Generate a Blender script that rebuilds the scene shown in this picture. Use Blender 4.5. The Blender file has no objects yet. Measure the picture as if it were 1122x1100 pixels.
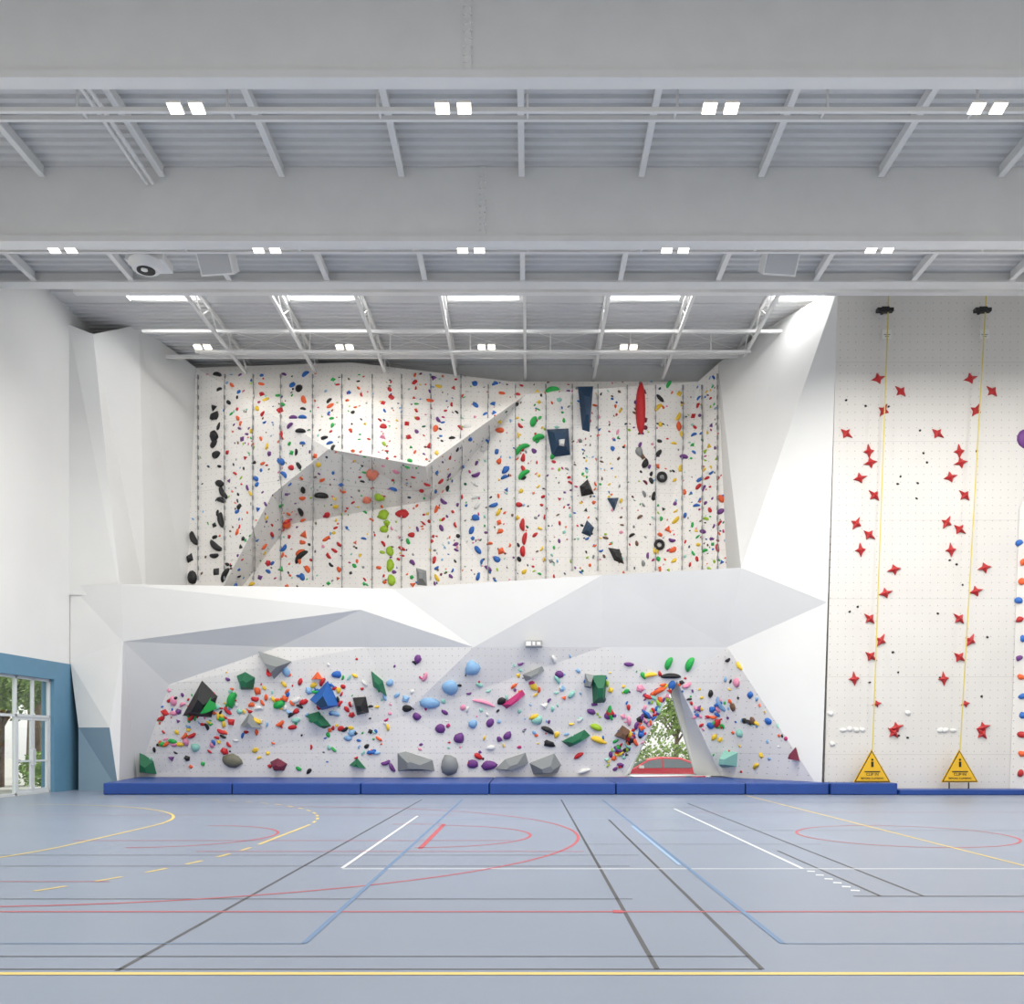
import bpy, math, random
from mathutils import Vector, Matrix
from mathutils.bvhtree import BVHTree
random.seed(7)
F=980.0; CX=578.0; CY=811.0; H=1.67
scene=bpy.context.scene
scene.view_settings.view_transform='Standard'
scene.view_settings.look='None'
scene.view_settings.exposure=0.0

def W(px,py,d): return Vector(((px-CX)*d/F, d, H+(CY-py)*d/F))
def FL(px,py,z=0.0):
    d=F*H/(py-CY); return Vector(((px-CX)*d/F,d,z))

# ---------------------------------------------------------------- materials
def s2l(c):
    return tuple(((v/255)/12.92 if v/255<=0.04045 else ((v/255+0.055)/1.055)**2.4) for v in c)
MATS={}
def mat(name,rgb,rough=0.5,metal=0.0,noise=0.0,nscale=3.0,emit=0.0,spec=0.5,bump=0.0,bscale=40):
    if name in MATS: return MATS[name]
    m=bpy.data.materials.new(name); m.use_nodes=True
    nt=m.node_tree; b=nt.nodes['Principled BSDF']
    c=s2l(rgb)+(1,)
    b.inputs['Base Color'].default_value=c
    b.inputs['Roughness'].default_value=rough
    b.inputs['Metallic'].default_value=metal
    b.inputs['Specular IOR Level'].default_value=spec
    if noise>0:
        tc=nt.nodes.new('ShaderNodeTexCoord'); n=nt.nodes.new('ShaderNodeTexNoise'); n.inputs['Scale'].default_value=nscale
        n.inputs['Detail'].default_value=4
        r=nt.nodes.new('ShaderNodeValToRGB')
        r.color_ramp.elements[0].position=0.3; r.color_ramp.elements[1].position=0.7
        r.color_ramp.elements[0].color=tuple(v*(1-noise) for v in c[:3])+(1,)
        r.color_ramp.elements[1].color=tuple(min(1,v*(1+noise*0.5)) for v in c[:3])+(1,)
        nt.links.new(tc.outputs['Object'],n.inputs['Vector']); nt.links.new(n.outputs['Fac'],r.inputs['Fac'])
        nt.links.new(r.outputs['Color'],b.inputs['Base Color'])
    if bump>0:
        tc=nt.nodes.new('ShaderNodeTexCoord'); n=nt.nodes.new('ShaderNodeTexNoise'); n.inputs['Scale'].default_value=bscale
        bp=nt.nodes.new('ShaderNodeBump'); bp.inputs['Strength'].default_value=bump
        nt.links.new(tc.outputs['Object'],n.inputs['Vector']); nt.links.new(n.outputs['Fac'],bp.inputs['Height'])
        nt.links.new(bp.outputs['Normal'],b.inputs['Normal'])
    if emit>0:
        b.inputs['Emission Color'].default_value=c; b.inputs['Emission Strength'].default_value=emit
    MATS[name]=m; return m

def tnut_mat(name,rgb,sp,rad,dark):
    """painted plywood with a grid of drilled t-nut holes (world x/z grid)"""
    m=mat(name,rgb,0.6,noise=0.04,nscale=0.6)
    nt=m.node_tree; b=nt.nodes['Principled BSDF']
    src=b.inputs['Base Color'].links[0].from_socket
    tc=nt.nodes.new('ShaderNodeTexCoord'); sep=nt.nodes.new('ShaderNodeSeparateXYZ')
    nt.links.new(tc.outputs['Object'],sep.inputs[0])
    def M(op,a,b2=None,c=None):
        n=nt.nodes.new('ShaderNodeMath'); n.operation=op
        for i,v in enumerate((a,b2,c)):
            if v is None: continue
            if isinstance(v,(int,float)): n.inputs[i].default_value=v
            else: nt.links.new(v,n.inputs[i])
        return n.outputs[0]
    fx=M('SUBTRACT',M('FRACT',M('DIVIDE',sep.outputs[0],sp)),0.5)
    fz=M('SUBTRACT',M('FRACT',M('DIVIDE',sep.outputs[2],sp)),0.5)
    d=M('SQRT',M('ADD',M('MULTIPLY',fx,fx),M('MULTIPLY',fz,fz)))
    k=M('LESS_THAN',d,rad/sp)
    sx=M('LESS_THAN',M('ABSOLUTE',M('SUBTRACT',M('FRACT',M('DIVIDE',sep.outputs[2],2.44)),0.5)),0.003)
    kk=M('MAXIMUM',k,M('MULTIPLY',sx,0.4))
    mx=nt.nodes.new('ShaderNodeMixRGB'); mx.inputs[2].default_value=s2l(dark)+(1,)
    nt.links.new(kk,mx.inputs[0]); nt.links.new(src,mx.inputs[1]); nt.links.new(mx.outputs[0],b.inputs['Base Color'])
    return m

white=mat('white_paint',(226,226,224),0.6,noise=0.03,nscale=0.5)
steelw=mat('white_steel',(238,237,234),0.45,noise=0.03,nscale=1.5)
deckm=mat('deck_metal',(218,218,217),0.5,noise=0.05,nscale=1)
tn=tnut_mat('climbing_panel',(240,237,232),0.22,0.014,(170,168,165))
tn2=tnut_mat('speed_panel',(218,215,210),0.24,0.014,(155,155,155))
dark=mat('black_plastic',(28,28,30),0.5)
grey=mat('grey_metal',(150,152,155),0.4,metal=0.3)
blue=mat('blue_panel',(92,136,162),.5,noise=.04)
C={'black':(26,26,28),'red':(196,34,40),'orange':(230,96,46),'yellow':(236,198,56),'green':(36,170,76),'lime':(158,194,44),
 'dgreen':(26,104,70),'blue':(42,104,184),'navy':(28,60,90),'lblue':(136,178,216),'purple':(110,58,130),'pink':(230,146,174),
 'magenta':(188,48,114),'teal':(150,208,192),'grey':(138,142,142),'white':(226,226,222),'brown':(110,80,60),'maroon':(112,34,58),'salmon':(228,128,104),'olive':(120,118,100)}
CN=list(C)
HM=[mat('hold_'+k,C[k],0.55) for k in CN]
CI={k:i for i,k in enumerate(CN)}

# ---------------------------------------------------------------- mesh builder
class MB:
    def __init__(s): s.v=[];s.f=[];s.m=[];s.sm=[]
    def add(s,vs,fs,mi=0,smooth=False):
        o=len(s.v); s.v+= [tuple(v) for v in vs]
        for f in fs: s.f.append([o+i for i in f]); s.m.append(mi); s.sm.append(smooth)
    def box(s,x0,x1,y0,y1,z0,z1,mi=0):
        vs=[(x,y,z) for z in(z0,z1) for y in(y0,y1) for x in(x0,x1)]
        s.add(vs,[(0,2,3,1),(4,5,7,6),(0,1,5,4),(2,6,7,3),(0,4,6,2),(1,3,7,5)],mi)
    def obox(s,c,ax,ay,az,mi=0):
        c=Vector(c); vs=[c+ax*i+ay*j+az*k for k in(-1,1) for j in(-1,1) for i in(-1,1)]
        s.add(vs,[(0,2,3,1),(4,5,7,6),(0,1,5,4),(2,6,7,3),(0,4,6,2),(1,3,7,5)],mi)
    def bar(s,a,b,w,h=None,mi=0):
        a=Vector(a);b=Vector(b);d=b-a;L=d.length; d=d/L
        up=Vector((0,0,1)) if abs(d.z)<0.95 else Vector((0,1,0))
        x=d.cross(up).normalized(); u=x.cross(d).normalized(); h=h or w
        s.obox((a+b)/2,x*w/2,d*L/2,u*h/2,mi)
    def cyl(s,a,b,r,n=10,mi=0,r2=None,smooth=True):
        a=Vector(a);b=Vector(b);d=(b-a).normalized(); r2=r if r2 is None else r2
        up=Vector((0,0,1)) if abs(d.z)<0.95 else Vector((0,1,0))
        x=d.cross(up).normalized(); u=x.cross(d)
        vs=[a+(x*math.cos(t)+u*math.sin(t))*r for t in[2*math.pi*i/n for i in range(n)]]
        vs+=[b+(x*math.cos(t)+u*math.sin(t))*r2 for t in[2*math.pi*i/n for i in range(n)]]
        s.add(vs,[(i,(i+1)%n,n+(i+1)%n,n+i) for i in range(n)],mi,smooth)
        s.add(vs[:n],[tuple(range(n))[::-1]],mi); s.add(vs[n:],[tuple(range(n))],mi)
    def prism(s,poly,z0,z1,mi=0):
        n=len(poly); vs=[(p[0],p[1],z0) for p in poly]+[(p[0],p[1],z1) for p in poly]
        s.add(vs,[tuple(range(n))[::-1],tuple(range(n,2*n))]+[(i,(i+1)%n,n+(i+1)%n,n+i) for i in range(n)],mi)
    def obj(s,name,mats,parent=None,bevel=0):
        me=bpy.data.meshes.new(name); me.from_pydata(s.v,[],s.f)
        for m in mats: me.materials.append(m)
        me.polygons.foreach_set('material_index',s.m); me.polygons.foreach_set('use_smooth',s.sm)
        me.update(); o=bpy.data.objects.new(name,me); scene.collection.objects.link(o)
        if parent: o.parent=parent
        if bevel:
            b=o.modifiers.new('bevel','BEVEL'); b.width=bevel; b.segments=2; b.limit_method='ANGLE'
        return o
def empty(name,loc=(0,0,0)):
    e=bpy.data.objects.new(name,None); e.location=loc; scene.collection.objects.link(e); return e

XL=-15.25; XR=21.0; ZD=15.1; ZB=13.35; ZT=16.0
# ---------------------------------------------------------------- floor
fm=mat('sports_floor',(128,139,157),0.34,noise=0.05,nscale=0.35,spec=0.45)
b=MB(); b.box(XL,XR,-6,34.2,-0.3,0); b.obj('floor',[fm])
LC={'black':(54,56,60),'white':(220,224,224),'red':(184,66,74),'yellow':(222,196,104),'blue':(90,124,162),'lbl':(144,176,208)}
LK=list(LC); lm=[mat('line_'+k,LC[k],0.4) for k in LK]
b=MB()
def strip(a,c,w,col):
    z=0.0015+0.0006*LK.index(col); a=Vector((a[0],a[1],z)); c=Vector((c[0],c[1],z)); d=(c-a).normalized(); n=Vector((-d.y,d.x,0))*w/2
    b.add([a-n,c-n,c+n,a+n],[(0,1,2,3)],LK.index(col))
def ln(p,q,col,w=0.05): strip(FL(*p),FL(*q),w,col)
def hz(y,x0,x1,col,w=0.05): ln((x0,y),(x1,y),col,w)
def dl(x,y,y1,col,w=0.05):
    a=FL(x,y); d=F*H/(y1-CY); strip(a,(a.x,d),w,col)
def arc(cx,cy,r,a0,a1,col,w=0.05,dash=0):
    n=72; pts=[(cx+r*math.cos(math.radians(a0+(a1-a0)*i/n)),cy+r*math.sin(math.radians(a0+(a1-a0)*i/n))) for i in range(n+1)]
    for i in range(n):
        if dash and (i//dash)%2: continue
        strip(pts[i],pts[i+1],w,col)
dl(128,1064,876,'black',.04);dl(720,1062,876,'black',.04);dl(835,1062,898,'black',.04)
hz(1048,-300,820,'black',.03);hz(1062,-300,835,'black',.03)
hz(985,-300,693,'black',.04);hz(982,935,1300,'black',.05)
hz(949,-200,690,'black',.04);hz(937,-200,700,'black',.04)
dl(1012,982,880,'black',.04);dl(965,982,932,'black',.04)
dl(880,952,886,'white',.05);hz(952,375,1300,'white',.05);dl(375,951,894,'white',.05)
for i in range(6):
    x=886+i*9.6; a=FL(x,954.5+i*4.2); strip((a.x-.02,a.y),(a.x+.07,a.y-.03),.09,'white')
dl(333,1034,876,'blue',.05);dl(858,1034,876,'blue',.05);dl(745,948,905,'lbl',.05)
hz(1034,858,1400,'blue',.02);hz(1034,-200,333,'blue',.02)
hz(999,-300,1400,'red',.05);hz(933,215,640,'red',.04);hz(921,80,560,'red',.04)
dl(460,930,903,'red',.08); hz(903,430,487,'red',.05)
hz(1067,-400,1600,'yellow',.07)
arc(-5.87,15.7,6.75,-92,92,'red'); arc(-1.75,15.7,1.8,-90,90,'red'); arc(-6.25,15.7,1.8,-90,90,'red')
arc(6.6,15.7,1.8,0,360,'red',.045)
strip((6.6,4),(6.6,27),.05,'yellow')
for (r,ds) in((6,0),(9,2)):
    arc(-13.3,14.3,r,-88,0,'yellow',.06,ds); arc(-13.3,17.3,r,0,88,'yellow',.06,ds)
    strip((-13.3+r,14.3),(-13.3+r,17.3),.06,'yellow')
hz(893,0,500,'red',.03);hz(885,250,760,'black',.04);hz(879,100,1122,'blue',.05);hz(910,700,1300,'black',.03);hz(897,480,830,'lbl',.04)
hz(925,640,900,'black',.03);hz(890,760,1200,'red',.03);hz(966,-100,120,'red',.03)
q=FL(677,999); b.box(q.x-.05,q.x+.05,q.y-.06,q.y+.06,0.001,0.006,LK.index('red'))
b.obj('court_line_markings',lm)

# ---------------------------------------------------------------- climbing wall (facets)
V={}
def v(n,px,py,d): V[n]=W(px,py,d)
v('U1',215,403,33.6);v('U2',385,397,33.2);v('U4',560,418,33.7);v('U5',765,418,33.8)
v('G1',238,655,33.1);v('G2',298,542,32.2);v('G3',360,492,31.2);v('G4',466,511,31.5);v('G5',576,432,33.1)
v('H1',475,548,33.95);v('H2',318,574,33.95);v('H3',256,655,33.95)
v('B0',204,660,33.6);v('B1',430,665,33.7);v('B2',560,660,33.7);v('B3',715,648,33.7)
v('R2',787,398,33.2);v('W',797,650,32.0);v('R3',853,352,30.5);v('R4',918,316,27.8)
v('X1',102,366,29.9);v('X2',152,356,31.3);v('X3',160,660,31.3);v('X4',132,652,29.8)
V['X0']=Vector((XL,29.75,V['X1'].z+.25));V['X5']=Vector((XL,29.75,V['X4'].z))
v('L0',77,642,29.8);v('L1',132,640,29.6);v('La',430,645,29.6);v('L3',660,630,29.4);v('L4',812,622,29.1);v('L5',907,660,28.0)
v('M0',77,725,29.8);v('M1',135,703,29.8);v('M2',395,668,29.5);v('M3',519,709,29.9);v('M4',660,709,30.4);v('M5',797,709,30.3)
v('N1',185,750,30.7);v('N2',305,709,30.3);v('N3',400,709,30.2);v('Q1',440,785,31.0)
v('C0',150,853,32.0);v('C1',435,852,31.6);v('C2',600,852,32.1);v('C3',684,851,32.1);v('C4',790,850,32.1);v('C5',900,868,28.05)
v('S1',655,800,31.6);v('T2',742,746,30.7);v('K',130,867,29.9);v('P',120,797,29.6);v('P0',86,797,29.8);v('K0',86,867,29.8)
v('T1b',688,849,33.9);v('T2b',733,753,33.9);v('T3b',762,849,33.9)
for n in('L0','L1','La','L3','L4'):
    p=V[n]; V[n+'t']=Vector((p.x,34.0,p.z))
V['L0t'].x=XL
faces=[
 (('U1','U2','G3','G2'),1),(('U1','G2','G1','B0'),1),(('U2','G4','G3'),1),(('U2','U4','G4'),1),(('U4','G5','G4'),1),
 (('G1','G2','H2','H3'),1),(('G2','G3','H2'),1),(('G3','H1','H2'),1),(('G3','G4','H1'),1),(('G4','G5','H1'),1),
 (('H3','H2','B1'),1),(('H2','H1','B1'),1),(('H1','B2','B1'),1),(('H1','G5','B2'),1),(('G5','U4','U5'),1),(('G5','U5','B3','B2'),1),
 (('U5','R2','W','B3'),1),(('R2','R3','L4','W'),0),(('R3','R4','L4'),0),(('R4','L5','L4'),0),
 (('X1','X2','X3','X4'),0),(('X2','U1','B0','X3'),0),(('X0','X1','X4','X5'),0),
 (('L0','L1','M1','M0'),0),(('L1','M2','M1'),0),(('L1','La','M2'),0),(('La','M3','M2'),0),(('La','L3','M3'),0),(('L3','M4','M3'),0),(('L3','L4','M5','M4'),0),(('L4','L5','M5'),0),
 (('L0','L0t','L1t','L1'),3),(('L1','L1t','Lat','La'),3),(('La','Lat','L3t','L3'),3),(('L3','L3t','L4t','L4'),3),
 (('M1','N1','C0','K'),0),(('M1','N2','N1'),0),(('M1','M2','N2'),0),(('M2','N3','N2'),0),(('M2','M3','N3'),0),
 (('N1','N2','N3'),1),(('N1','N3','Q1'),1),(('N1','Q1','C0'),1),(('Q1','C1','C0'),1),(('N3','M3','Q1'),1),(('M3','M4','Q1'),1),(('Q1','C2','C1'),1),(('Q1','M4','S1'),1),(('Q1','S1','C2'),1),
 (('C2','S1','C3'),1),(('S1','M4','T2'),1),(('S1','T2','C3'),1),(('M4','M5','T2'),0),(('T2','M5','C4'),1),(('M5','C5','C4'),1),(('M5','L5','C5'),0),
 (('C3','T2','T2b','T1b'),0),(('T2','C4','T3b','T2b'),0),(('C3','C4','T3b','T1b'),0),
 (('M0','M1','P','P0'),0),(('M1','K','P'),0),(('P0','P','K','K0'),2)]
b=MB()
for fn,mi in faces:
    b.add([V[n] for n in fn],[(0,1,2)] if len(fn)==3 else [(0,1,2),(0,2,3)],mi)
b.obj('climbing_wall',[white,tn,mat('blue_grey_paint',(124,148,164),.6),mat('ledge_top_bounce_cut',(90,92,96),.9,noise=.1)])  # ledge top is out of view; dark colour added to cut upward bounce
BV=BVHTree.FromPolygons(b.v,b.f,all_triangles=True); FM=list(b.m)
CAM=Vector((0,0,H))
def hit(px,py,need=None):
    d=(W(px,py,10)-CAM).normalized()
    loc,n,i,_=BV.ray_cast(CAM,d)
    if loc is None or (need is not None and FM[i]!=need): return None
    if n.dot(d)>0: n=-n
    return loc,n
b=MB()
s0=W(918,316,27.75);s1=W(903,868,28.15); xr=XR
vs=[s1,Vector((xr,28.15,0)),Vector((xr,27.75,s0.z)),s0]
vs[0].z=0
vs2=[Vector((p.x,33.9,p.z)) for p in vs]
b.add(vs+vs2,[(0,1,2,3),(7,6,5,4),(0,3,7,4),(3,2,6,7),(1,5,6,2)],0)
f0=W(1117,556,27.9);f1=W(1106,868,28.13);f2=W(1190,868,26.9);f3=W(1190,500,27.2);f4=W(1190,430,27.82)
b.add([f0,f1,f2,f3,f4],[(0,1,2),(0,2,3),(0,3,4)],0)
b.obj('speed_climbing_wall',[tn2])
BV2=BVHTree.FromPolygons(b.v,b.f)
def hit2(px,py):
    d=(W(px,py,10)-CAM).normalized(); loc,n,i,_=BV2.ray_cast(CAM,d)
    if n.dot(d)>0:n=-n
    return loc,n

# ---------------------------------------------------------------- holds
def ico():
    import bmesh
    bm=bmesh.new(); bmesh.ops.create_icosphere(bm,subdivisions=2,radius=1)
    vs=[x.co.copy() for x in bm.verts]; fs=[tuple(q.index for q in f.verts) for f in bm.faces]; bm.free(); return vs,fs
IV,IF=ico()
def frame(n,rot):
    n=n.normalized(); up=Vector((0,0,1)); t=up.cross(n).normalized(); u=n.cross(t)
    c,s=math.cos(rot),math.sin(rot); return t*c+u*s, u*c-t*s, n
def blob(mb,loc,n,a,bb,c,rot,mi,rough=.18):
    t,u,n=frame(n,rot); k=[Vector((random.uniform(-1,1),random.uniform(-1,1),random.uniform(-1,1))) for _ in range(3)]
    out=[]
    for p in IV:
        f=1+rough*(math.sin(3*p.dot(k[0])+1)+math.cos(4*p.dot(k[1])))*.8
        z=max(p.z,-.1)
        out.append(loc+t*(p.x*a*f)+u*(p.y*bb*f*(1+.35*p.x*k[2].x))+n*(z*c))
    mb.add(out,IF,mi,True)
def banana(mb,loc,n,L,w,rot,mi,curve=1.2):
    t,u,n=frame(n,rot); N=8; M=7; out=[]
    R=L/curve
    for i in range(N+1):
        s=i/N-.5; th=s*curve; c=loc+t*(R*math.sin(th))+u*(R*(math.cos(th)-math.cos(curve*.35)))
        rd=w*(math.sqrt(max(0,1-(2*s)**2*.93)))*.5
        rad=u*math.cos(th)+t*math.sin(th)
        for j in range(M):
            an=math.pi*j/(M-1); out.append(c+rad*(math.cos(an)*rd)+n*(math.sin(an)*rd*1.3))
    fs=[(i*M+j,i*M+j+1,(i+1)*M+j+1,(i+1)*M+j) for i in range(N) for j in range(M-1)]
    mb.add(out,fs,mi,True)
def volume(mb,loc,n,pts,h,mi,top=None,mi2=None):
    t,u,n=frame(n,0); base=[loc+t*p[0]+u*p[1] for p in pts]
    cx=sum(p[0] for p in pts)/len(pts);cy=sum(p[1] for p in pts)/len(pts)
    s=.35 if top is None else top
    tp=[loc+t*(cx+(p[0]-cx)*s)+u*(cy+(p[1]-cy)*s)+n*h for p in pts]
    k=len(pts)
    mb.add(base+tp,[(i,(i+1)%k,k+(i+1)%k,k+i) for i in range(k)],mi); mb.add(tp,[tuple(range(k))],mi if mi2 is None else mi2)
def ring(mb,loc,n,R,r,mi):
    t,u,n=frame(n,0);N=16;M=6;out=[]
    for i in range(N):
        a=2*math.pi*i/N; d=t*math.cos(a)+u*math.sin(a)
        for j in range(M):
            q=2*math.pi*j/M; out.append(loc+d*(R+r*math.cos(q))+n*(r+r*math.sin(q)))
    mb.add(out,[(i*M+j,i*M+(j+1)%M,((i+1)%N)*M+(j+1)%M,((i+1)%N)*M+j) for i in range(N) for j in range(M)],mi,True)
def anyhold(mb,px,py,size,col):
    h=hit(px,py,1)
    if not h: return
    loc,n=h; r=size*loc.y/F/2; mi=CI[col]; k=random.random(); rot=random.uniform(0,6.28)
    if k<.5 or size<4: blob(mb,loc,n,r*1.15,r*random.uniform(.55,.9),r*.6,rot,mi)
    elif k<.8: banana(mb,loc,n,r*2.5,r*1.05,rot,mi,random.uniform(.6,1.8))
    else:
        q=random.choice([3,4,5]); pts=[(r*1.2*math.cos(rot+i*6.283/q)*random.uniform(.7,1.1),r*1.1*math.sin(rot+i*6.283/q)) for i in range(q)]
        volume(mb,loc,n,pts,r*.7,mi)
ub=MB()
cols=[(207,6,'black',10,22),(236,7,'black',9,17),(262,12,'red blue green orange black purple',5,8),(287,11,'red orange purple yellow blue',6,9),
(312,10,'orange green red blue purple',7,10),(331,7,'black black orange blue',8,13),(362,14,'orange blue red green black yellow',6,8),(395,14,'black orange blue red yellow green',4,7),(425,12,'red lime orange pink blue',6,9),
(452,12,'red red orange green purple',6,9),(478,10,'orange red purple yellow blue',6,9),(497,10,'purple red blue black',5,10),(520,10,'blue yellow white purple blue',7,12),
(545,9,'blue yellow orange blue',7,11),(571,7,'red red black yellow',6,13),(590,10,'green purple yellow red',5,12),(615,14,'red teal purple grey green',4,9),(645,14,'grey yellow black blue orange',4,8),
(672,14,'yellow blue pink orange brown',4,9),(706,10,'purple black brown grey maroon',5,11),(724,8,'yellow black green orange',7,15),(742,8,'yellow orange yellow purple',7,12),
(762,8,'yellow red green blue',5,10),(778,9,'yellow purple red green lime blue',5,9),(791,5,'blue purple orange red',7,15)]
for (x,sp,cs,sz,dy) in cols:
    cs=cs.split(); y=410+random.uniform(0,dy)
    while y<645:
        cc=random.choice(cs)
        anyhold(ub,x+random.gauss(0,sp*.55),y,sz*random.uniform(.6,1.3),cc)
        if random.random()<.75: anyhold(ub,x+random.uniform(-15,15),y+random.uniform(-3,3),random.uniform(1.8,3.6),random.choice(CN))
        y+=dy*random.uniform(.6,1.25)
for _ in range(380): anyhold(ub,random.uniform(250,795),random.uniform(404,642),random.uniform(1.6,3.4),random.choice(CN))
def big(mb,px,py,pts,h,col,top=.35,col2=None,need=1,k=1.0):
    hh=hit(px,py,need)
    if not hh: return
    loc,n=hh; s=loc.y/F*k
    volume(mb,loc,n,[(x*s,-y*s) for x,y in pts],h,CI[col],top,CI[col2] if col2 else None)
big(ub,641,447,[(-8,-23),(9,-24),(5,26),(-3,24)],.35,'navy',.4)
big(ub,612,485,[(-13,-14),(11,-16),(13,13),(-7,16)],.35,'navy',.5)
big(ub,614,488,[(-5,-4),(5,-5),(4,6),(-4,5)],.5,'white',.5)
big(ub,643,535,[(-8,-2),(1,-10),(8,6),(-6,9)],.25,'black')
big(ub,671,552,[(-6,-6),(7,-7),(2,8)],.25,'navy')
big(ub,645,580,[(-8,4),(-2,-10),(6,-2),(2,8)],.25,'navy')
big(ub,675,608,[(-9,-8),(4,-6),(9,10),(-2,6)],.25,'black')
big(ub,461,632,[(-5,-10),(6,-7),(7,10),(-4,9)],.25,'grey')
big(ub,792,445,[(-6,-12),(7,-16),(7,14),(-4,17)],.2,'pink')
big(ub,796,508,[(-4,-8),(6,-2),(2,10),(-5,6)],.2,'salmon')
for (px,py,L,w,rot,c,cu) in [(702,448,56,11,1.57,'red',.1),(605,428,18,6,.4,'green',1.5),(585,462,12,7,1.2,'green',1.),(572,492,20,6,.6,'green',1.6),(590,480,14,7,.3,'green',1.4),(574,520,16,6,.7,'green',1.4),
  (606,500,8,5,1,'green',1),(575,590,14,5,1.4,'red',.6),(573,604,12,6,1.6,'red',.6),(573,575,14,5,1.6,'red',.8),(245,540,18,6,2.2,'black',1),(213,590,18,7,2.1,'black',1),(243,570,18,7,1.8,'black',1),(330,610,20,6,.8,'black',1.2),(352,543,16,7,0,'black',1.5),(237,598,20,7,2.5,'black',1),(247,630,18,6,1.0,'black',.7)]:
    h=hit(px,py,1)
    if h: s=h[0].y/F; banana(ub,h[0],h[1],L*s,w*s,rot,CI[c],cu)
for (px,py,a,bb,c) in [(420,565,6,6,'lime'),(421,580,5,4,'lime'),(428,620,4,7,'lime'),(429,636,4,6,'lime'),(427,604,4,5,'lime'),(408,520,7,8,'salmon'),(402,548,5,5,'salmon'),(415,545,6,5,'lime'),(440,563,6,4,'red'),
  (314,574,6,5,'orange'),(700,495,4,5,'grey'),(724,523,3,3,'grey'),(235,456,6,5,'black'),(235,478,6,7,'black'),(210,440,4,7,'black'),(211,633,6,7,'black'),(707,508,4,5,'black')]:
    h=hit(px,py,1)
    if h: s=h[0].y/F; blob(ub,h[0],h[1],a*s,bb*s,min(a,bb)*s*.8,0,CI[c])
for p in((725,523),(722,597)):
    h=hit(*p,1); ring(ub,h[0],h[1],.15,.06,CI['black'])
ub.obj('lead_climbing_holds',HM)
lb=MB()
def palette(x):
    if x<250: return 'black red green blue yellow orange pink red purple'
    if x<420: return 'green blue black yellow orange lblue red white teal red orange'
    if x<560: return 'purple purple lblue teal pink white yellow red black magenta'
    if x<640: return 'teal white magenta grey orange yellow purple lblue'
    if x<700: return 'yellow green red blue lime pink purple'
    if x<800: return 'yellow red orange blue green pink black purple red'
    return 'blue yellow white teal orange brown lblue black magenta'
n=0
while n<480:
    x=random.uniform(150,895)
    top=712 if x>395 else 712+max(0,(305-x))*.25
    y=random.triangular(top+4,848,770 if x<640 else 775)
    if x>800 and (y<715+(x-800)*.1 or y>848-(x-800)*.1): continue
    if 430<x<650 and random.random()<.35: continue
    anyhold(lb,x,y,random.choice([2.5,3,4,4,5,5,6,7,9]) ,random.choice(palette(x).split())); n+=1
for t in range(85):
    k=random.random(); px=668+(742-668)*k+random.uniform(-9,9); py=838-(838-750)*k+random.uniform(-10,10)
    anyhold(lb,px,py,random.uniform(4,8),random.choice('yellow red orange blue lime pink black purple teal'.split()))
for t in range(40):
    anyhold(lb,random.gauss(780,28),random.gauss(805,25),random.uniform(3,7),random.choice('yellow red orange blue pink lblue green'.split()))
for t in range(60):
    a=t/60; anyhold(lb,165+a*245,835-62*math.sin(a*3.1)-random.uniform(-6,14),random.uniform(3.5,8.5),random.choice(palette(300).split()))
for a in [(220,767,[(-20,16),(4,-20),(17,-4),(8,18)],.5,'black'),(228,770,[(-7,8),(6,-9),(8,6)],.75,'green'),
 (301,729,[(-15,-14),(17,-4),(-2,14)],.5,'grey'),(299,735,[(-5,-4),(5,-2),(0,5)],.6,'red'),(270,747,[(-9,-6),(0,-10),(9,-4),(6,8),(-6,8)],.35,'dgreen'),
 (356,762,[(-15,4),(4,-15),(14,10),(-4,15)],.5,'blue',.4,'navy'),(396,773,[(-8,-8),(5,-9),(7,7),(-5,10)],.4,'black'),(348,790,[(-12,-6),(2,-10),(13,5),(6,8)],.35,'dgreen'),
 (275,791,[(-11,4),(0,-10),(11,6)],.35,'grey'),(655,755,[(-7,-14),(8,-15),(8,14),(-4,15)],.4,'dgreen'),(631,809,[(-14,3),(8,-9),(14,-3),(-6,9)],.35,'dgreen'),
 (456,835,[(-18,-9),(-10,-11),(16,-2),(18,9),(-18,9)],.5,'grey'),(560,834,[(-16,8),(-6,-2),(14,-9),(17,2),(-4,10)],.45,'grey'),(598,838,[(-16,-2),(8,-12),(15,0),(12,8),(-12,10)],.45,'grey'),
 (846,765,[(-18,-2),(-8,-14),(8,-12),(15,-2),(12,10),(-4,15)],.5,'purple',.3,'magenta'),
 (800,833,[(-14,8),(-6,-10),(13,-8),(8,6)],.4,'teal'),(871,827,[(-5,4),(3,-8),(5,6)],.3,'maroon'),(161,838,[(-9,8),(-5,-14),(7,-4),(8,10)],.4,'dgreen'),
 (682,803,[(-8,3),(0,-8),(8,-2),(4,8)],.3,'brown'),(755,776,[(-6,6),(3,-8),(7,4)],.2,'salmon'),(392,838,[(-8,0),(0,-7),(8,4)],.25,'dgreen'),(305,837,[(-8,-2),(0,-6),(9,0),(5,7),(-5,7)],.3,'maroon'),
 (585,738,[(-11,1),(8,-8),(10,-3),(-8,8)],.3,'grey'),(563,765,[(-12,7),(8,-9),(11,-4),(-7,11)],.3,'magenta'),(645,744,[(-4,-6),(5,-4),(3,10),(-4,8)],.3,'grey'),
 (413,748,[(-5,-12),(6,-2),(9,14),(-4,4)],.3,'dgreen'),(345,740,[(-4,4),(3,-4),(8,4)],.2,'orange')]:
    big(lb,*a,k=1.12)
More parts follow.
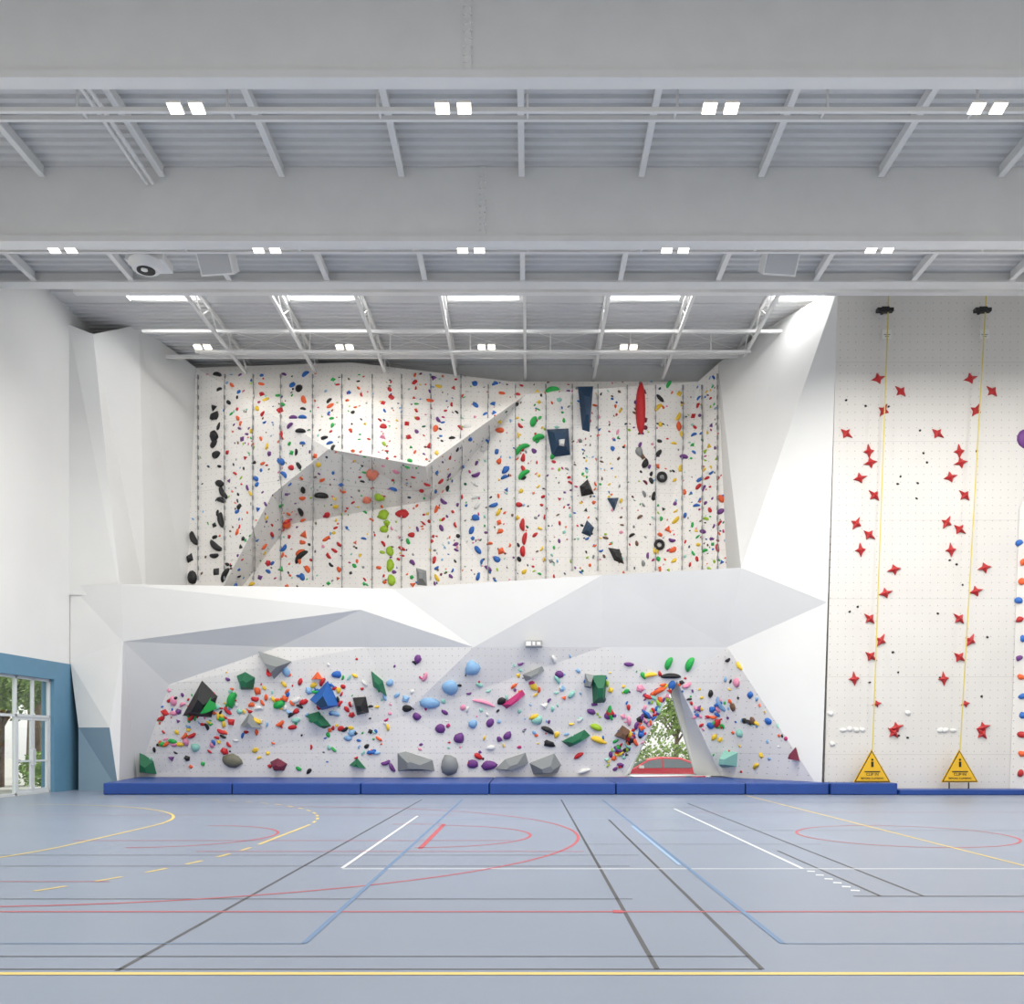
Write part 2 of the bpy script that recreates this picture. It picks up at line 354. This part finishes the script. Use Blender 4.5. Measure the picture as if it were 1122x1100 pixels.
for (px,py,a,bb,c) in [(518,732,9,10,'lblue'),(493,753,9,8,'lblue'),(471,771,10,7,'lblue'),(255,833,12,8,'olive'),(492,838,11,12,'grey'),(518,837,7,5,'purple'),(536,838,8,6,'purple'),(156,769,6,8,'red'),
  (458,722,5,5,'purple'),(457,785,5,5,'purple'),(503,809,6,6,'purple'),(482,798,5,6,'purple'),(556,806,5,5,'purple'),(537,792,4,5,'purple'),(518,793,5,5,'lblue'),(588,789,7,5,'teal'),(427,748,4,4,'lblue'),
  (812,722,6,4,'yellow'),(807,748,5,5,'pink'),(842,790,5,4,'blue'),(810,803,5,5,'teal'),(825,790,4,5,'brown'),(689,728,5,3,'purple'),(446,776,5,4,'black'),(602,815,7,4,'black'),(214,819,5,5,'teal'),(369,739,6,4,'blue'),(190,768,4,6,'pink'),(320,797,5,3,'red'),(282,757,4,5,'orange')]:
    h=hit(px,py,1)
    if h: s=h[0].y/F; blob(lb,h[0],h[1],a*s,bb*s,min(a,bb)*s*.7,random.uniform(-.3,.3),CI[c],.14)
for (px,py,L,w,rot,c,cu) in [(255,767,20,9,1.2,'green',1.4),(733,727,15,7,1.2,'green',.8),(756,728,17,8,1.2,'green',.8),(306,772,14,9,.5,'green',.6),(669,781,18,5,1.7,'green',.8),(653,797,14,7,-.4,'lime',.6),(655,811,16,7,-.4,'yellow',.6),(634,828,12,5,.6,'red',.6),
  (530,770,26,4,-.3,'pink',.5),(712,740,16,5,.2,'yellow',.9),(790,772,22,5,2.2,'lblue',1.2),(735,741,22,6,0,'black',.4),(600,800,16,6,-.5,'black',.6),(640,845,14,5,.3,'white',.5),(722,757,16,6,.5,'orange',.7)]:
    h=hit(px,py)
    if h: s=h[0].y/F; banana(lb,h[0],h[1],L*s,w*s,rot,CI[c],cu)
lb.obj('bouldering_holds',HM)
sb=MB()
ST=[(0,1.15),(40,.42),(85,.85),(130,.4),(175,1.0),(225,.45),(275,.8),(320,.42)]
def star(px,py,r,mi,rot):
    loc,n=hit2(px,py); t,u,n=frame(n,rot); N=len(ST)
    A=[(math.radians(a),k*r) for a,k in ST]
    base=[loc+(t*math.cos(a)+u*math.sin(a))*k for a,k in A]; mid=[loc+(t*math.cos(a)+u*math.sin(a))*k*.86+n*r*.22 for a,k in A]; c=loc+n*r*.5
    sb.add(base+mid+[c],[(i,(i+1)%N,N+(i+1)%N,N+i) for i in range(N)]+[(N+i,N+(i+1)%N,2*N) for i in range(N)],mi,False)
L1=[(962,415),(987,429),(968,450),(927,475),(952,495),(954,507),(942,524),(958,543),(938,574),(952,586),(943,603),(980,624),(970,650),(953,678),(965,702),(954,719),(936,744),(961,771),(982,797),(979,803)]
L2=[(1063,415),(1087,429),(1069,450),(1027,475),(1051,495),(1053,507),(1041,523),(1057,543),(1037,573),(1051,580),(1042,603),(1079,622),(1069,648),(1051,678),(1063,702),(1051,720),(1034,744),(1058,771),(1077,797),(1076,804)]
for i,(x,y) in enumerate(L1+L2): star(x,y,.22 if i%20!=17 else .15,0,[.3,2.4,1.1,-.6,1.7,3.4][(i%20)%6])
for k in range(26):
    x=random.uniform(915,1100); y=random.uniform(380,830); loc,n=hit2(x,y); blob(sb,loc,n,.04,.035,.035,0,1)
for (x,y) in [(924,800),(931,799),(938,800),(945,800),(910,782),(995,781),(1030,800),(1036,800),(1044,800),(912,815)]:
    loc,n=hit2(x,y); blob(sb,loc,n,.1,.08,.06,0,2)
for y in range(595,850,21):
    loc,n=hit2(1117+random.uniform(-3,6),y); blob(sb,loc,n,.11,.09,.08,random.random()*3,random.choice([0,3,3,4,5]))
loc,n=hit2(1121,480); blob(sb,loc,n,.2,.3,.1,0,3)
sb.obj('speed_route_holds',[mat('speed_red',(180,34,36),.5),dark,MATS['hold_white'],MATS['hold_purple'],MATS['hold_orange'],MATS['hold_blue']])

yel=mat('sign_yellow',(226,178,36),.6)
tape=mat('webbing_yellow',(206,190,100),.7)
def txt(s,loc,size,m,parent,name):
    cu=bpy.data.curves.new(name,'FONT'); cu.body=s; cu.size=size; cu.align_x='CENTER'; cu.extrude=.002
    o=bpy.data.objects.new(name,cu); o.location=loc; o.rotation_euler=(math.pi/2,0,0); cu.materials.append(m); scene.collection.objects.link(o); o.parent=parent
for (tx,bx,leg) in((974,955,0),(1081,1051,1)):
    e=empty('auto_belay')
    b=MB(); p=W(tx-4,340,27.45); b.box(p.x-.26,p.x+.24,p.y-.08,p.y+.1,p.z-.05,p.z+.06,0); b.box(p.x-.14,p.x+.1,p.y-.1,p.y+.06,p.z-.08,p.z+.08,0)
    b.box(p.x-.04,p.x+.04,p.y,p.y+.3,p.z+.0,p.z+.12,0)
    b.obj('device_housing',[dark],e,.01)
    b=MB(); b.bar(W(tx,318,27.4),W(bx+1,822,27.55),.035,.012,0); b.obj('webbing_tape',[tape],e)
    b=MB(); q=W(tx-2,366,27.55); b.box(q.x-.14,q.x+.14,q.y,q.y+.02,q.z-.14,q.z+.14,0); b.box(q.x-.1,q.x+.1,q.y-.004,q.y,q.z-.03,q.z+.0,1); b.box(q.x-.06,q.x+.06,q.y-.004,q.y,q.z-.09,q.z-.06,1)
    b.box(q.x-.02,q.x+.02,q.y+.02,q.y+.25,q.z-.02,q.z+.02,0)
    b.obj('number_tag',[MATS['hold_white'],grey],e)
    g=empty('belay_gate_sign')
    A=W(bx,821,27.6);Bl=W(bx-20,856,27.6);Br=W(bx+21,856,27.6)
    Bl.z=Br.z=.37
    def tri(k,y,mi,b):
        c=(A+Bl+Br)/3; P=[c+(q-c)*k for q in(A,Br,Bl)]
        for q in P:q.y=y
        Q=[Vector((q.x,y+.02,q.z)) for q in P]; b.add(P+Q,[(0,2,1),(3,4,5),(0,1,4,3),(1,2,5,4),(2,0,3,5)],mi)
    b=MB(); tri(1,27.6,0,b); tri(.94,27.585,1,b); tri(.87,27.57,0,b)
    c=(A+Bl+Br)/3
    b.box(c.x-.035,c.x+.035,27.555,27.57,c.z+.14,c.z+.3,1)
    b.cyl((c.x,27.56,c.z+.36),(c.x,27.575,c.z+.36),.035,10,1)
    b.box(c.x-.24,c.x+.24,27.555,27.57,c.z-.02,c.z+.01,1)
    if leg:
        for k in(-1,1): b.bar((c.x+k*.3,27.64,.4),(c.x+k*.3,27.64,0.17),.03,.03,1)
    b.obj('gate_panel',[yel,dark],g)
    txt('CLIP IN',(c.x,27.565,c.z-.13),.12,dark,g,'gate_text')
    txt('BEFORE CLIMBING',(c.x,27.565,c.z-.24),.085,dark,g,'gate_text_small')

b=MB()
for x in (218,247,278,308,343,375,408,440,472,505,535,565,598,627,655,687,718,748,770,787):
    prev=None
    for y in list(range(413,645,11)):
        h=hit(x,y,1)
        if not h: prev=None; continue
        p=h[0]+h[1]*.06
        if prev is not None and (prev-p).length<1.5: b.cyl(prev,p,.012,5,0)
        if y%22==17 or y%22==6: b.box(p.x-.02,p.x+.02,p.y-.03,p.y+.06,p.z-.09,p.z+.05,1)
        prev=p
b.obj('quickdraw_lines',[mat('rope_grey',(130,130,128),.8),grey])

e=W(585,705,29.75); b=MB(); b.box(e.x-.28,e.x+.28,e.y-.03,e.y+.4,e.z-.1,e.z+.1,1); b.box(e.x-.26,e.x-.1,e.y-.035,e.y-.03,e.z-.07,e.z+.07,0)
b.box(e.x-.05,e.x+.04,e.y-.035,e.y-.03,e.z-.06,e.z+.06,0);b.box(e.x+.1,e.x+.22,e.y-.035,e.y-.03,e.z-.05,e.z+.05,0)
b.obj('exit_sign',[MATS['hold_white'],grey])

# ---------------------------------------------------------------- mats
mm=mat('blue_vinyl',(30,68,142),.42,noise=.08,nscale=2,bump=.08,bscale=6)
edges=[113,254,395,536,675,817]; fx=[(x-CX)*27.4/F for x in edges]+[9.25]
bx=[-14.05]+[x for x in fx[1:6]]+[9.25]
for i in range(6):
    g=.012; b=MB()
    if i<5: poly=[(fx[i]+g,27.4),(fx[i+1]-g,27.4),(bx[i+1]-g,31.9),(bx[i]+g,31.9)]
    else: poly=[(fx[5]+g,27.4),(9.25-g,27.4),(9.25-g,28.0),(6.85,31.95),(fx[5]+g,31.95)]
    if i==1: poly=[(fx[1]+g,27.4),(fx[2]-g,27.4),(fx[2]-g,31.6),(bx[1]+g,31.7)]
    if i==2: poly=[(fx[2]+g,27.4),(fx[3]-g,27.4),(fx[3]-g,31.8),(bx[2]+g,31.55)]
    if i==0: poly=[(fx[0],27.4),(fx[1]-g,27.4),(fx[1]-g,31.8),(-13.9,31.9)]
    b.prism(poly,0.005,.36); b.obj('crash_mat',[mm],None,.035)
b=MB(); b.prism([(9.27,27.3),(11.3,27.3),(11.3,28.05),(9.27,28.05)],.005,.36); b.obj('crash_mat',[mm],None,.03)
b=MB(); b.prism([(11.33,27.2),(XR-.1,27.2),(XR-.1,28.05),(11.33,28.05)],.005,.16); b.obj('landing_mat',[mm],None,.02)

# ---------------------------------------------------------------- hall shell
framem=mat('window_frame',(205,210,212),.4)
b=MB()
b.box(XL-.4,XL,-6,29.81,4.2,ZT+.6,0); b.box(XL-.4,XL,29.81,34.4,4.2,ZT+.6,0); b.box(XL-.4,XL,29.81,34.4,0,4.2,1); b.box(XL-.4,XL,-6,18,0,4.2,0)
b.box(XL-.4,XL+.02,18,29.79,3.62,4.2,1); b.box(XL-.4,XL+.02,28.78,29.79,0,3.62,1)
b.obj('wall_left',[white,blue])
b=MB(); b.box(XR,XR+.3,-6,34.4,0,ZT+.6); b.obj('wall_right',[white])
b=MB()
b.box(XL,3.4,34.15,34.45,0,ZT+.5); b.box(7.0,XR,34.15,34.45,0,ZT+.5); b.box(3.4,7.0,34.15,34.45,3.9,ZT+.5)
b.obj('wall_back',[mat('back_wall_grey',(205,205,203),.7,noise=.05)])
gl=bpy.data.materials.new('clear_glass'); gl.use_nodes=True; nt=gl.node_tree; nt.nodes.clear()
o=nt.nodes.new('ShaderNodeOutputMaterial'); mx=nt.nodes.new('ShaderNodeMixShader'); tr=nt.nodes.new('ShaderNodeBsdfTransparent'); go=nt.nodes.new('ShaderNodeBsdfGlossy')
go.inputs['Roughness'].default_value=.02; tr.inputs['Color'].default_value=(.95,.97,.96,1); mx.inputs[0].default_value=.05
nt.links.new(tr.outputs[0],mx.inputs[1]);nt.links.new(go.outputs[0],mx.inputs[2]);nt.links.new(mx.outputs[0],o.inputs[0])
e=empty('window_1'); b=MB()
for d in(18,20.2,22.4,24.6,26.85,28.75): b.box(XL-.2,XL-.1,d-.04,d+.04,0,3.62)
for z in(.04,2.42,3.58): b.box(XL-.2,XL-.1,18,28.75,z-.04,z+.04)
b.box(XL-.2,XL-.1,27.8-.03,27.8+.03,2.42,3.6)
b.obj('frame',[framem],e); b=MB(); b.box(XL-.16,XL-.15,18,26.85,0.04,3.6); b.box(XL-.16,XL-.15,26.85,28.75,2.45,3.6); b.obj('glass',[gl],e)
e=empty('door_1'); b=MB()
for (a,c) in((26.92,27.79),(27.81,28.70)):
    for d in(a,c-.09): b.box(XL-.19,XL-.12,d,d+.09,.08,2.38)
    for z in(.08,1.0,2.29): b.box(XL-.185,XL-.125,a,c,z,z+.09 if z!=1.0 else 1.06)
    b.box(XL-.12,XL-.06,c-.1 if a<27 else a+.02,c-.07 if a<27 else a+.05,.9,1.4)
b.obj('leaves',[framem],e); b=MB(); b.box(XL-.16,XL-.15,26.95,28.68,.1,2.35); b.obj('glass',[gl],e)
b=MB(); P=[V['T1b'],V['T2b'],V['T3b']]
b.add([p+Vector((0,-.08,0)) for p in P],[(0,1,2)],1)
for i in range(3): b.bar(P[i]+Vector((0,-.08,0)),P[(i+1)%3]+Vector((0,-.08,0)),.07,.07,0)
b.obj('window_2',[framem,gl])

# ---------------------------------------------------------------- roof
def deck(mb,y0,y1,z,per=.27,hh=.07,mi=0):
    pr=[];y=y0
    while y<y1: pr+=[(y,z),(y+per*.4,z),(y+per*.5,z+hh),(y+per*.9,z+hh)]; y+=per
    vs=[];
    for (yy,zz) in pr: vs+=[(XL,yy,zz),(XR,yy,zz)]
    mb.add(vs,[(2*i,2*i+1,2*i+3,2*i+2) for i in range(len(pr)-1)],mi)
b=MB(); deck(b,9.0,25.9,ZD)
b.box(XL,XR,9.0,26.2,ZD+.12,ZD+.3); b.box(XL,XR,26.1,26.3,ZD,ZT+.3)
SK=[(x0,x0+2.3) for x0 in [-12.95+5.19*k for k in range(7)]]
SK=[s for s in SK if s[1]<XR]
b.box(XL,XR,26.2,28.6,ZT+.1,ZT+.4); b.box(XL,XR,29.2,34.45,ZT+.1,ZT+.4); deck(b,29.2,34.3,ZT,.27,.07)
xs=[XL]+[q for s in SK for q in s]+[XR]
for i in range(0,len(xs),2): b.box(xs[i],xs[i+1],28.6,29.2,ZT,ZT+.4)
b.obj('ceiling',[deckm])
e=empty('rooflight')
b=MB()
skm=mat('skylight_diffuser',(240,246,255),.5,emit=1.3)
for (x0,x1) in SK: b.box(x0+.01,x1-.01,28.61,29.19,ZT+.15,ZT+.2,0)
b.obj('diffuser_panels',[skm],e)
def girder(y,name):
    b=MB(); b.box(XL+.01,XR-.01,y,y+.2,ZB,ZD-.01); b.box(XL+.01,XR-.01,y-.05,y+.24,ZB-.02,ZB+.12)
    b.box(-1.11,-0.99,y-.04,y,ZB+.12,ZD-.02)
    for k in range(11): b.cyl((-1.0,y-.06,ZB+.25+k*.14),(-1.0,y-.02,ZB+.25+k*.14),.022,6); b.cyl((-1.1,y-.06,ZB+.25+k*.14),(-1.1,y-.02,ZB+.25+k*.14),.022,6)
    return b.obj(name,[steelw])
girder(15.78,'roof_girder'); girder(20.95,'roof_girder'); girder(10.6,'roof_girder')
b=MB(); b.box(XL+.01,XR-.01,25.7,25.9,14.82,15.09); b.box(XL+.01,XR-.01,25.6,26.0,14.78,14.84)
b.box(-13.6,XR-.01,26.75,26.95,15.06,15.2)
b.obj('roof_edge_beam',[steelw])
b=MB()
for k in range(-6,9):
    x=-.14+2.8*k
    if XL<x<XR:
        for (y0,y1) in((10.85,15.7),(16.05,20.9),(21.2,25.6)):
            b.box(x-.04,x+.04,y0,y1,ZD-.24,ZD-.01,0); b.box(x-.07,x+.07,y0,y1,ZD-.27,ZD-.23,0)
for k in(-8.9,-8.75): b.cyl((k,16.1,ZD-.42),(k,20.9,ZD-.42),.045,8)
b.obj('roof_purlins',[steelw])
b=MB()
for k in range(-4,4):
    x=-.09+2.6*k
    b.box(x-.045,x+.045,27.0,34.1,ZT-.12,ZT-.01,0); b.box(x-.05,x+.05,27.0,34.1,15.3,15.4,0)
    y=27.2;z=0
    while y<33.5:
        b.bar((x,y,15.36),(x,y+.8,ZT-.08),.035); b.bar((x,y+.8,ZT-.08),(x,y+1.6,15.36),.035); y+=1.6
for y in(30.2,32.2):
    b.box(-13.0,9.0,y-.05,y+.05,15.42,15.52)
for k in range(-4,3):
    x=-.09+2.6*k; b.bar((x,30.3,15.6),(x+2.6,32.1,15.6),.015); b.bar((x+2.6,30.3,15.6),(x,32.1,15.6),.015)
b.obj('roof_trusses',[steelw])
lmat=mat('led_panel',(255,244,226),.5,emit=5)
def track(y,z,x0,x1,zt):
    b=MB(); b.box(x0,x1,y-.1,y-.03,z,z+.08); b.box(x0,x1,y+.3,y+.37,z+.12,z+.2)
    x=x0+1.2
    while x<x1: b.box(x-.02,x+.02,y-.08,y-.03,z+.08,zt-.01); b.box(x-.02,x+.02,y-.05,y+.33,z+.14,z+.17); x+=2.8
    b.obj('lighting_track',[steelw])
track(16.75,13.38,XL+.05,XR-.05,ZD); track(21.75,13.58,XL+.05,XR-.05,ZD); track(31.3,15.2,-11.6,7.8,ZT)
def lamp(px,py,d,gap):
    c=W(px,py,d); b=MB()
    for k in(-1,1):
        x=c.x+k*gap
        ax=Vector((.12,0,0)); n=Vector((0,-.22,-.97)).normalized(); ay=n.cross(Vector((1,0,0))).normalized()*.11
        cc=Vector((x,c.y,c.z)); b.obox(cc-n*.03,ax*1.1,ay*1.08,n*.024,0); b.obox(cc,ax,ay,n*.008,1)
        b.box(x-.02,x+.02,c.y-.02,c.y+.02,c.z+.04,c.z+.12,0)
    b.obj('sports_hall_light',[steelw,lmat])
for k in range(-1,5): lamp(204+292.7*k,119,16.43,.2)
for k in range(-1,6): lamp(68+224*k,273.5,21.42,.2)
for k in range(4): lamp(222+155.6*k,380.5,30.9,.17)
b=MB(); c=W(160,290,22.6); b.box(c.x-.45,c.x+.5,c.y-.2,c.y+.5,c.z+.02,c.z+.24,0); b.cyl((c.x,c.y,c.z-.14),(c.x,c.y,c.z+.05),.32,24,0,.42); b.cyl((c.x,c.y,c.z-.17),(c.x,c.y,c.z-.13),.22,24,1)
b.cyl((c.x,c.y-.1,c.z-.2),(c.x,c.y-.1,c.z-.16),.08,16,0)
for k in(-.4,.4): b.box(c.x+k-.02,c.x+k+.02,c.y+.2,c.y+.24,c.z+.24,ZD)
b.obj('ceiling_projector',[steelw,dark],None,.02)
for px,k in((238,-1),(854,1)):
    b=MB(); c=W(px,285,22.7); n=Vector((.1*k,-.8,-.6)).normalized(); ax=Vector((0,0,1)).cross(n).normalized(); az=n.cross(ax)
    b.obox(c,ax*.44,az*.32,n*.2,0); b.obox(c+n*.205,ax*.4,az*.28,n*.01,1)
    for q in(-1,1):
        s=c+ax*.42*q; b.bar(s,s+Vector((0,.25,.3)),.05,.05,0); b.bar(s+Vector((0,.25,.3)),Vector((s.x,s.y+.25,ZD)),.05,.05,0)
    b.obj('loudspeaker',[steelw,mat('speaker_grille',(196,196,196),.7,bump=.2,bscale=200)],None,.015)

# ---------------------------------------------------------------- outside
b=MB(); b.box(-70,60,34.46,110,-.75,-.55); b.box(-70,XL-.41,-10,34.45,-.2,-.06)
b.obj('ground_outside',[mat('paving',(176,174,166),.9,noise=.2,nscale=2)])
leaf=mat('foliage',(136,164,88),.8,noise=.45,nscale=1.6); bark=mat('bark',(110,94,78),.9,noise=.3,nscale=6)
def foliage(mb,c,r,n,mi=0,flat=1):
    for _ in range(n):
        d=Vector((random.gauss(0,1),random.gauss(0,1),random.gauss(0,1))).normalized()*r*random.uniform(.55,1); d.z*=flat
        p=Vector(c)+d; a=Vector((random.gauss(0,1),random.gauss(0,1),random.gauss(0,1))).normalized(); q=a.orthogonal().normalized()*random.uniform(.07,.15); w=a.cross(q)
        mb.add([p-q,p+w*.6,p+q,p-w*.6],[(0,1,2,3)],mi)
def tree(x,y,z,h,r):
    b=MB(); b.cyl((x,y,z),(x+.1,y,z+h*.55),.18,10,1,.1)
    for k in range(5):
        a=k*1.3; b.cyl((x+.1,y,z+h*.4+.1*k),(x+math.cos(a)*r*.6,y+math.sin(a)*r*.6,z+h*.7),.07,6,1,.03)
    for k in range(8): foliage(b,(x+random.uniform(-.6,.6)*r,y+random.uniform(-.6,.6)*r,z+h*.72+random.uniform(-.35,.35)*r),r*.55,300)
    b.obj('tree',[leaf,bark])
tree(-19.5,33,-.06,5.5,1.8);tree(-22.5,41,-.06,8,2.6);tree(-26,38,-.06,7,2.6);tree(-18,28,-.06,4.5,1.2);tree(-29,52,-.5,9,4);tree(8.6,52,-.55,5.2,1.9);tree(6.2,56,-.55,4.4,1.9);tree(12.5,54,-.55,5,2.4)
b=MB()
for k in range(26): foliage(b,(-2+k*.8,47+random.uniform(-.4,.4),.3+random.uniform(0,.4)),1.15,260)
b.obj('hedge',[leaf])
b=MB()
for k in range(22): foliage(b,(-18.6-k*.35,34+k*1.1,.5),.8,200)
b.obj('hedge',[leaf])
car=empty('car',(5.9,40.5,-.55))
red=mat('car_red',(206,44,62),.25,spec=.8); cg=mat('car_glass',(100,112,120),.08,spec=1)
prof=[(-2.05,.35),(-2.08,.7),(-1.95,.88),(-1.2,.98),(-.55,1.36),(.1,1.47),(.95,1.44),(1.6,1.2),(1.9,.98),(2.02,.7),(1.98,.35)]
b=MB(); N=len(prof)
def ins(z): return .86 if z<1.0 else .86-(z-1.0)*.5
vs=[(x,-ins(z),z) for x,z in prof]+[(x,ins(z),z) for x,z in prof]
b.add(vs,[tuple(range(N)),tuple(range(N,2*N))[::-1]]+[(i,N+i,N+(i+1)%N,(i+1)%N) for i in range(N)],0)
b.obj('body',[red],car,.05)
b=MB()
for s in(-1,1):
    for pts in([(-1.05,.99),(-.5,1.3),(0.05,1.39),(0.05,.99)],[(.13,.99),(.13,1.39),(.9,1.36),(1.45,1.15),(1.35,.99)]):
        b.add([(x,s*(ins(z)+.012),z) for x,z in pts],[tuple(range(len(pts)))])
b.add([(-1.2,-.72,1.0),(-1.2,.72,1.0),(-.57,.62,1.37),(-.57,-.62,1.37)],[(0,1,2,3)])
b.obj('windows',[cg],car)
b=MB()
for x in(-1.3,1.25):
    for s in(-1,1): b.cyl((x,s*.68,.32),(x,s*.88,.32),.32,20,0); b.cyl((x,s*.86,.32),(x,s*.9,.32),.2,12,1)
b.obj('wheels',[dark,grey],car)
b=MB(); b.box(-2.1,-2.0,-.7,-.4,.62,.76); b.box(-2.1,-2.0,.4,.7,.62,.76); b.box(-.95,-.75,-1.02,-.88,.98,1.1); b.obj('lamps_and_mirror',[MATS['hold_white']],car)

# ---------------------------------------------------------------- lights
w=bpy.data.worlds.new('world'); scene.world=w; w.use_nodes=True; nt=w.node_tree; bg=nt.nodes['Background']
tc=nt.nodes.new('ShaderNodeTexCoord'); sp=nt.nodes.new('ShaderNodeSeparateXYZ'); r=nt.nodes.new('ShaderNodeValToRGB')
nt.links.new(tc.outputs['Generated'],sp.inputs[0])
mr=nt.nodes.new('ShaderNodeMapRange'); mr.inputs['From Min'].default_value=-1; nt.links.new(sp.outputs[2],mr.inputs['Value']); nt.links.new(mr.outputs[0],r.inputs['Fac'])
r.color_ramp.elements[0].position=.47; r.color_ramp.elements[0].color=(.55,.525,.49,1)
r.color_ramp.elements[1].position=.53; r.color_ramp.elements[1].color=(1,.985,.965,1)
nt.links.new(r.outputs[0],bg.inputs[0]); bg.inputs[1].default_value=1.38
def area(name,loc,rot,sx,sy,en,col=(1,1,1)):
    l=bpy.data.lights.new(name,'AREA'); l.shape='RECTANGLE'; l.size=sx; l.size_y=sy; l.energy=en; l.color=col
    o=bpy.data.objects.new(name,l); o.location=loc; o.rotation_euler=rot; scene.collection.objects.link(o)
for i,(x0,x1) in enumerate(SK):
    area('skylight_lamp',((x0+x1)/2,28.9,ZT+.12),(0,0,0),2.2,.55,95,(1,.995,.98))
for k in range(-2,4):
    for y in(16.9,22.4): area('hall_lamp',(k*5.0+.5,y,13.2),(0,0,0),1.2,.4,380,(1,.97,.92))
for k in range(4): area('wall_wash_lamp',(-10.5+k*4.9,30.6,15.0),(math.radians(12),0,0),1.0,.3,40,(1,.93,.84))
sl=bpy.data.lights.new('sun','SUN'); sl.energy=3.8; sl.angle=.02; so=bpy.data.objects.new('sun',sl); scene.collection.objects.link(so)
so.rotation_euler=Vector((.45,.55,.95)).to_track_quat('Z','Y').to_euler()

cam=bpy.data.cameras.new('camera'); co=bpy.data.objects.new('camera',cam); scene.collection.objects.link(co)
co.location=(0,0,H); co.rotation_euler=(math.pi/2,0,0); cam.sensor_fit='HORIZONTAL'; cam.sensor_width=36; cam.lens=F/1122*36
cam.shift_x=(561-CX)/1122; cam.shift_y=(CY-550)/1122; cam.clip_end=500
scene.camera=co
